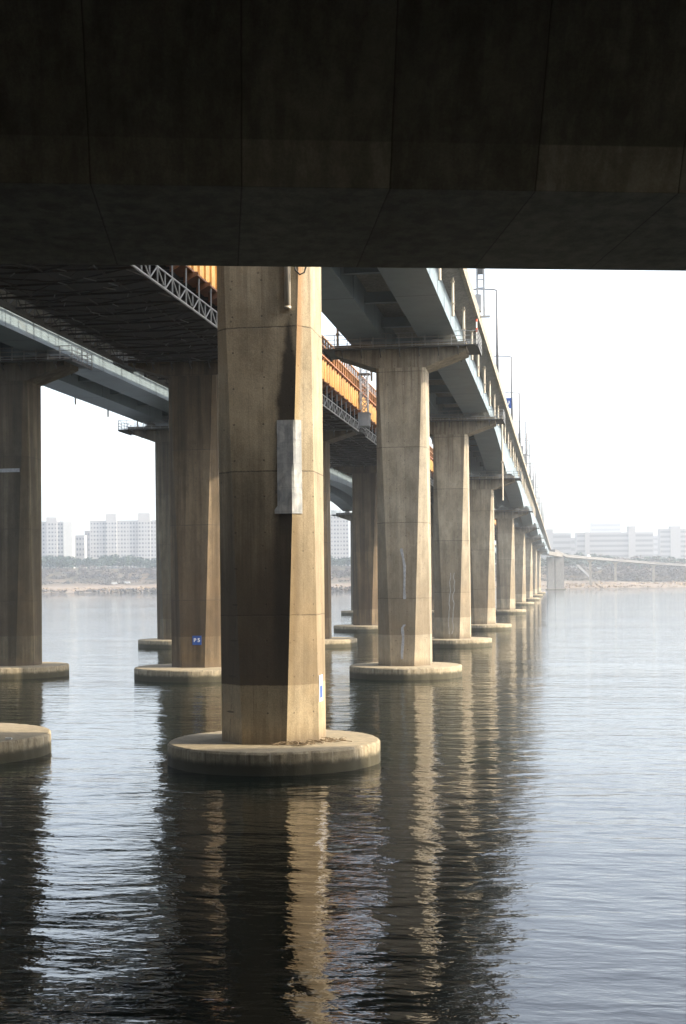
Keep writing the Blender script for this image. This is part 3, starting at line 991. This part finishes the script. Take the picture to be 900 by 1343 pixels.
# mortar streaks on the second pier, seepage on the third
def ribbon(parent, pts, w, mat, name):
    m = MB()
    n = len(pts)
    rr = random.Random(n)
    for j, (x, z) in enumerate(pts):
        ww = w * rr.uniform(.75, 1.25) / 2
        hw, hd, c = sect(z, zc0)
        m.v += [(x - ww, -hd - 0.012, z), (x + ww, -hd - 0.012, z)]
    for j in range(n - 1):
        m.f.append((2 * j, 2 * j + 1, 2 * j + 3, 2 * j + 2))
    o = m.build(name, mat, parent)
    md = o.modifiers.new("t", 'SOLIDIFY'); md.thickness = 0.02; md.offset = 0
    return o
ribbon(C[1], [(-0.02, 10.2), (0.0, 10.0), (0.12, 9.4), (0.22, 8.8), (0.22, 8.0), (0.18, 7.0), (0.2, 6.3), (0.2, 6.2)], 0.2, M['smear'], "mortar_streak")
ribbon(C[1], [(0.18, 4.2), (0.0, 3.95), (0.02, 3.6), (0.06, 3.2), (0.02, 2.6), (-0.04, 2.0), (-0.04, 1.5)], 0.22, M['smear'], "mortar_streak")
for k, x0 in enumerate((-0.35, 0.12)):
    rr = random.Random(k)
    zz = [1.5 + 0.5 * j for j in range(15)]
    ribbon(C[2], [(x0 + rr.uniform(-.12, .12) + 0.02 * j, z) for j, z in enumerate(zz)], 0.075, M['seep'], "seepage_streak")
# pale band on the leftmost pier
m = MB()
z0, z1 = 17.0, 17.28
for (z0, z1, xa, xb) in ((16.9, 17.2, -1.4, 1.35),):
    ring = []
    for z in (z0, z1):
        ring.append([front_pt(z, xa + (xb - xa) * i / 20, 0.03) for i in range(21)])
    b = len(m.v); m.v += [tuple(p) for r_ in ring for p in r_]
    m.f += [(b + i, b + i + 1, b + 22 + i, b + 21 + i) for i in range(20)]
o = m.build("mortar_band", M['smear'], A[0]); md = o.modifiers.new("t", 'SOLIDIFY'); md.thickness = 0.03; md.offset = 0
# little white mark plate on the base at the left frame edge
q = B[0]
an = R(-22)
rw = 5.2
wp = MB().box(-0.14, 0.14, -0.05, 0.05, 0, 0.07).build("survey_marker", M['white'], None, loc=(q.location.x + 4.35, q.location.y - 1.9, Z0 + 0.01))
tag(wp, "tiny white marker block on the round base at left edge", "marker")

# ------------------------------------------------------------------ street lamps and deck furniture
def make_lamp():
    root = empty("street_lamp", P(152, 6.6, 22.2))
    m = MB()
    m.tube([(0, 0, 0), (0, 0, 9.75)], [0.17, 0.11], 8)
    m.box(-0.2, 0.2, -0.2, 0.2, 0.0, 0.12)
    m.build("pole", M['lamp_metal'], root, True)
    MB().tube([(0, 0, 9.7), (-0.4, 0, 9.82), (-1.9, 0, 9.9)], [0.09, 0.08, 0.07], 6).build("arm", M['lamp_metal'], root, True)
    h = MB()
    h.loft([[(-1.85, -.09, 9.86), (-1.85, .09, 9.86), (-1.85, .09, 9.96), (-1.85, -.09, 9.96)],
            [(-2.1, -.16, 9.84), (-2.1, .16, 9.84), (-2.1, .12, 10.0), (-2.1, -.12, 10.0)],
            [(-2.6, -.12, 9.86), (-2.6, .12, 9.86), (-2.6, .08, 9.95), (-2.6, -.08, 9.95)]])
    h.build("lamp_head", M['lamp_metal'], root)
    return root
lamp = make_lamp()
lamp_u = [152, 198, 237, 281, 318, 356, 394, 432, 470, 508, 546, 584]
ords = ["nearest full street lamp above the right parapet, tallest in view", "street lamp whose post carries the blue square sign", "third street lamp from the front on the right parapet",
        "fourth street lamp, just beyond the tangle of sign frames", "fifth street lamp from the front on the right parapet", "sixth street lamp from the front on the right parapet"] + \
       ["%s street lamp in the hazy far run on the right parapet" % w for w in ("seventh", "eighth", "ninth", "tenth", "eleventh", "twelfth")]
for i, u in enumerate(lamp_u):
    o = lamp if i == 0 else copy_tree(lamp)
    o.location = P(u, 6.62, 22.22)
    tag(o, ords[i], "street lamp", "street lamps along the right parapet")

# blue sign on the second lamp
s = MB().box(-0.55, 0.55, -0.03, 0.03, -0.75, 0.75).build("roadside_sign", M['blue'], None, loc=P(197.8, 6.62 + 0.62, 25.3))
tag(s, "blue square sign with white curved mark on lamp post", "sign")
m = MB()
arc = [(0.22, 0.34), (0.24, 0.1), (0.14, -0.14), (-0.04, -0.28), (-0.22, -0.3)]
for a, b in zip(arc, arc[1:]): m.beam((a[0], -0.04, a[1]), (b[0], -0.04, b[1]), 0.13, 0.016, (0, 1, 0))
m.build("white_mark", M['white'], s)

def sign_frame(u, label, h=6.0, plates=True, w=0.8):
    root = empty("sign_gantry", P(u, 6.35, 22.3))
    tag(root, label, "gantry", "sign frames on the right parapet")
    m = MB()
    for sx in (-1, 1):
        m.beam((sx * w / 2, 0, -0.3 if sx > 0 else 1.6), (sx * w / 2, 0, h), 0.16)
    n = int(h / 0.7)
    for k in range(3, n):
        m.beam((-w / 2, 0, 0.7 * k), (w / 2, 0, 0.7 * k), 0.08)
    m.beam((-w / 2 - .3, 0, -0.3), (w / 2 + .5, 0, -0.3), 0.3, 0.14)
    m.build("frame", M['grey_steel'], root)
    MB().box(-0.75, 0.05, -0.4, 0.3, 0.1, 1.5).build("control_box", M['grey_steel'], root)
    if plates:
        MB().box(-0.2, 0.2, -0.14, -0.08, 3.2, 3.75).box(-0.2, 0.2, -0.14, -0.08, 4.2, 4.75).build("sign_plate", M['steel_dark'], root)
    return root
sign_frame(115, "ladder-like steel sign frame at the edge of the overpass shadow", 9.5, True, 0.55)
sign_frame(246, "tangle of grey sign frames behind the blue sign", 3.8, False, 1.5)
sign_frame(262, "low grey equipment frame past the tangle of sign frames", 3.2, False, 1.7)
sign_frame(330, "hazy equipment frame on the far parapet", 3.0, False, 1.4)
# red-white marker light on the end of the second pier's gangway
mk = empty("navigation_light", P(109.2 - 2.2, 12.3 - 6.05, 18.4))
tag(mk, "red and white marker post on the gangway end of second pier", "marker light")
MB().tube([(0, 0, 0), (0, 0, 1.7)], 0.05, 8).build("post", M['white'], mk)
MB().tube([(0, 0, 0.9), (0, 0, 1.2)], 0.08, 8).build("red_band", M['redwhite'], mk)
MB().tube([(0, 0, 1.7), (0, 0, 1.9)], 0.09, 8).build("lamp_body", M['redwhite'], mk)

# ------------------------------------------------------------------ overpass above the bank
YAW = R(HEAD + 5.0)
ov = empty("expressway_overpass", (0, 0, 0), YAW)
tag(ov, "dark concrete box-girder overpass filling the top of the picture", "overpass")
H = EYE
cam_yaw = R(5.0)
d1, d2 = 34.75, 43.5
def strip(prof, name, mat, x0=-260, x1=260):
    return MB().loft([[(x, d, z) for d, z in prof] for x in (x0, 0, x1)]).build(name, mat, ov)
M_ov = M['overpass']
# local z of the soffit is 10 above the eye, so the material's z is shifted with the object
ov.location = (0, 0, EYE)
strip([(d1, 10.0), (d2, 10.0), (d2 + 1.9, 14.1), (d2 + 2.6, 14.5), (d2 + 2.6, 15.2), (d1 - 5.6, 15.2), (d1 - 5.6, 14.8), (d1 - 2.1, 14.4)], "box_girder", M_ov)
strip([(d2 + 2.2, 15.21), (d2 + 2.5, 15.21), (d2 + 2.5, 16.1), (d2 + 2.3, 16.1)], "parapet", M['parapet'])
strip([(d1 - 5.5, 15.21), (d1 - 5.2, 15.21), (d1 - 5.3, 16.2), (d1 - 5.5, 16.2)], "parapet", M['parapet'])
sky_block_deck = empty("expressway_overpass", (0, 0, EYE), YAW)  # unseen second deck, added to keep skylight off the web
tag(sky_block_deck, "unseen concrete deck added overhead to block skylight", "overpass")
MB().loft([[(x, d, z) for d, z in ((-22, 10.4), (17, 10.4), (19, 14.1), (28.95, 14.9), (28.95, 15.2), (-28, 15.2), (-28, 14.8), (-24, 14.1))] for x in (-260, 260)]).build("box_girder", M_ov, sky_block_deck)

# ------------------------------------------------------------------ far bank: buildings
def img(x, y, z):
    """a point z metres along the view, from where its outline stands in the photograph"""
    r = 0.0096
    xx = x - r * (y - 671.5); yy = y + r * (x - 450)
    xc = (xx - 450) / 1800 * z; h = (762.7 - yy) / 1800 * z
    c, s_ = math.cos(R(HEAD)), math.sin(R(HEAD))
    return Vector((xc * c - z * s_, xc * s_ + z * c, h + EYE))

win_mesh = {}
def window_mesh(w, h):
    k = (round(w, 2), round(h, 2))
    if k not in win_mesh:
        win_mesh[k] = MB().box(-w / 2, w / 2, -0.12, 0.05, -h / 2, h / 2).mesh("window", M['glass'])
    return win_mesh[k]

def slab_block(x0, x1, ytop, zdist, label, mat, cores=(), floors=14, base_z=14.0, depth=13, face=0.0, style='windows', gable=None, bay=3.4):
    a = img(x0, ytop, zdist); b = img(x1, ytop, zdist)
    w = (b - a).length / math.cos(face); top = (a.z + b.z) / 2
    c = (a + b) / 2
    root = empty("apartment_block", (c.x, c.y, base_z - 2), R(HEAD) + face)
    tag(root, label, "apartment block", "apartment blocks on the far bank")
    H_ = top - base_z + 2
    MB().box(-w / 2, w / 2, 0, depth, 0, H_).build("wall", mat, root)
    MB().box(-w / 2 - .2, w / 2 + .2, -.25, depth + .2, H_, H_ + 0.9).build("roof_parapet", mat, root)
    for (cx0, cx1, cy) in cores:
        A_ = img(cx0, cy, zdist); B_ = img(cx1, cy, zdist)
        cw = (B_ - A_).length; lx = ((A_ + B_) / 2 - c).dot(Vector((math.cos(R(HEAD)), math.sin(R(HEAD)), 0)))
        MB().box(lx - cw / 2, lx + cw / 2, -1.6, depth - 2, 0, A_.z - base_z + 2).build("lift_tower", mat, root)
    fh = (H_ - 3) / floors
    if style == 'windows':
        n = max(2, int(w / bay)); sp = w / n
        spots = [(-w / 2 + sp * (i + .5), 3 + fh * (f + .45)) for f in range(floors) for i in range(n)]
        keep = sorted(spots, key=lambda s_: -s_[1])
        wm = [window_mesh(sp * 0.55, fh * 0.45), window_mesh(sp * 0.38, fh * 0.36)]
        rest = MB()
        for j, (x, z) in enumerate(keep):
            big_ = int((x + w / 2) / sp) % 3 != 0
            inside = any(abs(x - ((img((q0 + q1) / 2, q2, zdist)) - c).dot(Vector((math.cos(R(HEAD)), math.sin(R(HEAD)), 0)))) < (q1 - q0) / 1800 * zdist / 2 for q0, q1, q2 in cores)
            yv = -1.6 if inside else 0.0
            if j < 96: link("window", wm[0 if big_ else 1], root, (x, yv, z))
            else:
                ww, hh = (sp * .55, fh * .45) if big_ else (sp * .38, fh * .36)
                rest.box(x - ww / 2, x + ww / 2, yv - 0.12, yv + 0.05, z - hh / 2, z + hh / 2)
        if rest.v: tag(rest.build("windows", M['glass'], root), kind='stuff')
    else:
        for f in range(floors):
            z = 3 + fh * (f + .5)
            MB().box(-w / 2 + 1, w / 2 - 1, -0.35, -0.02, z - fh * .24, z + fh * .2).build("balcony_glazing", M['band'], root)
    return root

slab_block(36, 84, 685, 1560, "cream apartment block with bright blank end wall, beside the dark left pier", M['bldg'], [(62, 76, 678.5)], 14, depth=13)
blk = [o for o in bpy.data.objects if o.get('label', '').startswith('cream apartment block with bright blank')][0]
wl_ = [c for c in kids(blk) if c.name.startswith('wall')][0]
wx = max(v.co.x for v in wl_.data.vertices); wz = max(v.co.z for v in wl_.data.vertices)
MB().box(wx + 0.25, wx + 10.6, -1.2, 12.5, 0, wz + 0.4).build('end_wall', M['sunlit_wall'], blk)
slab_block(96.5, 112, 703, 1640, "low cream block between the two tall left-bank towers", M['bldg'], [], 8)
slab_block(112, 119, 697, 1700, "narrow blank-walled block left of the long twin-towered slab", M['bldg2'], [], 9, bay=6)
slab_block(119, 226, 683.5, 1600, "long cream apartment slab with two roof lift towers", M['bldg'], [(140, 154, 674), (182, 198, 673)], 14)
slab_block(410, 458, 676, 1560, "cream apartment tower in the slit right of the nearest pier", M['bldg'], [], 15)
slab_block(713, 750, 700, 2000, "pale low apartment block right beyond the bridge end", M['bldg3'], [(718, 726, 694)], 7, style='bands')
slab_block(757, 858, 699, 1950, "long banded apartment slab with one tall lift tower", M['bldg2'], [(825, 834, 690), (768, 774, 698)], 8, style='bands')
slab_block(776, 815, 686, 2900, "very faint tall block rising behind the long banded slab", M['bldg3'], [], 12, style='bands')
slab_block(866, 915, 694, 1980, "banded apartment block cut by the right frame edge", M['bldg2'], [(880, 893, 690)], 9, style='bands')
slab_block(735, 760, 706, 2100, "low hazy block left of the long banded slab", M['bldg3'], [(741, 747, 703)], 5, style='bands')
slab_block(700, 722, 712, 2250, "faint small block just beside the bridge end", M['bldg2'], [], 4, style='bands')
slab_block(846, 872, 703, 2300, "pale block in the gap between the two banded slabs", M['bldg3'], [], 7, style='bands')

# ------------------------------------------------------------------ far bank: woods, brush, reeds
def clump(m, c, r, h, n, size, rr, lean=0.6):
    for _ in range(n):
        a = rr.uniform(0, 2 * math.pi); t = rr.random(); zz = t ** 0.8
        rad = r * math.sqrt(rr.random()) * (1 - 0.75 * abs(zz - 0.45))
        p = Vector((c[0] + rad * math.cos(a), c[1] + rad * math.sin(a), c[2] + h * zz))
        s_ = size * rr.uniform(.5, 1.3)
        d1_ = Vector((rr.uniform(-1, 1), rr.uniform(-1, 1), rr.uniform(-.6, .6))).normalized() * s_
        d2_ = Vector((rr.uniform(-1, 1), rr.uniform(-1, 1), rr.uniform(-1, 1) * lean)).normalized() * s_
        m.add([p - d1_, p + d2_, p + d1_, p - d2_ * .7], [(0, 1, 2, 3)])

def bank_y(x): return 1105 + 0.045 * x + 9 * math.sin(x * 0.011) + 5 * math.sin(x * 0.031 + 1)
r3 = random.Random(11)
def wood(name, mat, n, xr, dr, hr, rr_, leaves, size, label, cat, bare=False):
    m = MB()
    for _ in range(n):
        x = r3.uniform(*xr); d = r3.uniform(*dr)
        y = bank_y(x) + d
        h = r3.uniform(*hr) * (0.85 + 0.3 * math.sin(x * 0.05) * math.sin(x * .017 + 2)); r = r3.uniform(*rr_)
        z = terr(x, y)
        if h > 5: m.tube([(x, y, z - .5), (x + r3.uniform(-.4, .4), y, z + h * 0.7)], [0.3, 0.1], 5)
        if bare:
            for _k in range(9):
                a = r3.uniform(0, 6.28); zz = z + h * r3.uniform(.25, .6)
                m.tube([(x, y, zz), (x + r * .8 * math.cos(a), y + r * .8 * math.sin(a), zz + h * r3.uniform(.2, .42))], [.14, .04], 3, False)
        clump(m, (x, y, z + (h * .22 if h > 5 else 0)), r, h * .8, leaves, size, r3)
    return tag(m.build(name, mat), label, cat, kind='stuff')
wood("pine_woods", M['pine'], 620, (-560, 200), (250, 320), (9, 15), (4, 6), 110, 1.15, "dark evergreen treeline below the far apartment blocks", "woods")
wood("bare_woods", M['bare'], 380, (-560, 200), (200, 245), (4.5, 8), (3.5, 5.5), 80, 0.9, "grey leafless trees in front of the evergreen treeline", "woods", True)
wood("bare_woods", M['bare'], 760, (40, 760), (130, 420), (8, 17), (4, 6.5), 100, 1.0, "brown leafless woods along the right half of far bank", "woods", True)
wood("bank_brush", M['brush'], 1100, (-560, 760), (140, 225), (2.0, 4.2), (4, 8), 60, 0.9, "grey-brown brush strip along the far bank terraces", "brush")
wood("dry_reeds", M['reed'], 900, (-560, 760), (4, 80), (1.0, 2.4), (3, 6), 14, 1.0, "tan dry reeds along the far water edge", "reeds")
wood("shore_brush", M['brush'], 150, (-560, -60), (0, 24), (2.0, 4.2), (4, 8), 26, 1.3, "rounded grey bushes at the far water edge on left", "brush")

# ------------------------------------------------------------------ far end: wide piers and ramp
ramp = empty("approach_ramp", img(738, 724, 1030))
tag(ramp, "pale ramp leaving the bridge end towards the right-hand bank", "ramp")
rp = Vector(ramp.location)
def ribbon_deck(pts, w, th, mat, name, parent, org):
    m = MB(); rings = []
    for i, p in enumerate(pts):
        d = (pts[min(i + 1, len(pts) - 1)] - pts[max(i - 1, 0)]); d.z = 0; d.normalize()
        n = Vector((-d.y, d.x, 0)) * w / 2
        rings.append([p - n - org, p + n - org, p + n - org - Vector((0, 0, th)), p - n - org - Vector((0, 0, th))])
    return m.loft(rings).build(name, mat, parent)
pts = [img(722, 722, 1015), img(738, 729, 1060), img(770, 731.5, 1150), img(800, 734, 1195), img(850, 738.0, 1225), img(910, 742, 1250), img(1000, 748, 1290)]
ribbon_deck(pts, 8, 1.1, M['slab_old'], "deck", ramp, rp)
ribbon_deck([p + Vector((0, 0, 0.8)) for p in pts], 8.3, 0.7, M['slab_old'], "parapet", ramp, rp)
for i, (x, z, y) in enumerate(((775, 1158, 732), (808, 1200, 734.6), (858, 1229, 738.6), (905, 1248, 741.6))):
    p = img(x, y, z); g = terr(p.x, p.y)
    MB().loft([[(p.x - rp.x + a * w, p.y - rp.y + b * 1.0, q - rp.z) for a, b in ((-1, -1), (1, -1), (1, 1), (-1, 1))] for q, w in ((g - 1, 1.0), (p.z - 3.6, 1.0), (p.z - 1.7, 3.2))]).build("ramp_column", M['parapet'], ramp)
# wide flared deck where the ramp joins, on two wall piers
a = img(703, 712, 960); 
fl = MB()
q = [img(700, 719, 985), img(739, 726, 1000), img(739, 727, 1045), img(700, 721, 1045)]
fl.loft([[p - rp for p in q], [p - rp - Vector((0, 0, 2.6)) for p in q]])
fl.build("flared_deck", M['slab'], ramp)
for (xa, xb) in ((719.5, 728.6), (729.6, 741)):
    pa, pb = img(xa, 771, 1003), img(xb, 771, 1003)
    c = (pa + pb) / 2; w = (pb - pa).length
    root = empty("wall_pier", (c.x, c.y, 0), R(HEAD))
    tag(root, "grey wall pier at the bridge end, %s one of the pair" % ("nearer the pier row," if xa < 725 else "outer"), "bridge pier", "wall piers at the bridge end")
    top = img(730, 731, 1003).z
    MB().box(-w / 2, w / 2, 0, 5, -2, top).build("wall_shaft", M['slab'], root)
    MB().box(-w / 2 - .8, w / 2 + .8, -0.8, 5.8, -2, 0.9).build("footing", M['caisson'], root)
# stair slope on the bank and a few white vehicles
a, b = img(758, 741, 1290), img(775, 757, 1240)
st = MB().beam(a, b, 3.0, 0.8).build("bank_stairway", M['slab_old'])
tag(st, "pale concrete stair slope running down the far bank", "stairs")
def van(loc, rz, label):
    root = empty("parked_van", loc, rz); tag(root, label, "van", "white vehicles on the far bank")
    MB().loft([[(x, y, z) for x, z in ((-2.6, .45), (2.6, .45), (2.6, 1.2), (1.7, 2.3), (-2.6, 2.4))] for y in (-1, 1)]).build("body", M['van'], root)
    for x in (-1.7, 1.7):
        for y in (-1.0, 1.0):
            MB().tube([(x, y - .1, .38), (x, y + .1, .38)], .38, 10).build("wheel", M['rubber'], root)
def on_bank(x, z, y=750):
    p = img(x, y, z); return (p.x, p.y, terr(p.x, p.y))
van(on_bank(787, 1345), R(20), "white van on the far bank below the ramp")
p = img(772, 731.6, 1153); van((p.x, p.y, p.z + 0.22), R(60), "white van driving along the pale ramp")
van(on_bank(168, 1295), R(5), "white van parked on the left bank terrace")
van(on_bank(151, 1285), R(12), "small white van left of the other van on terrace")
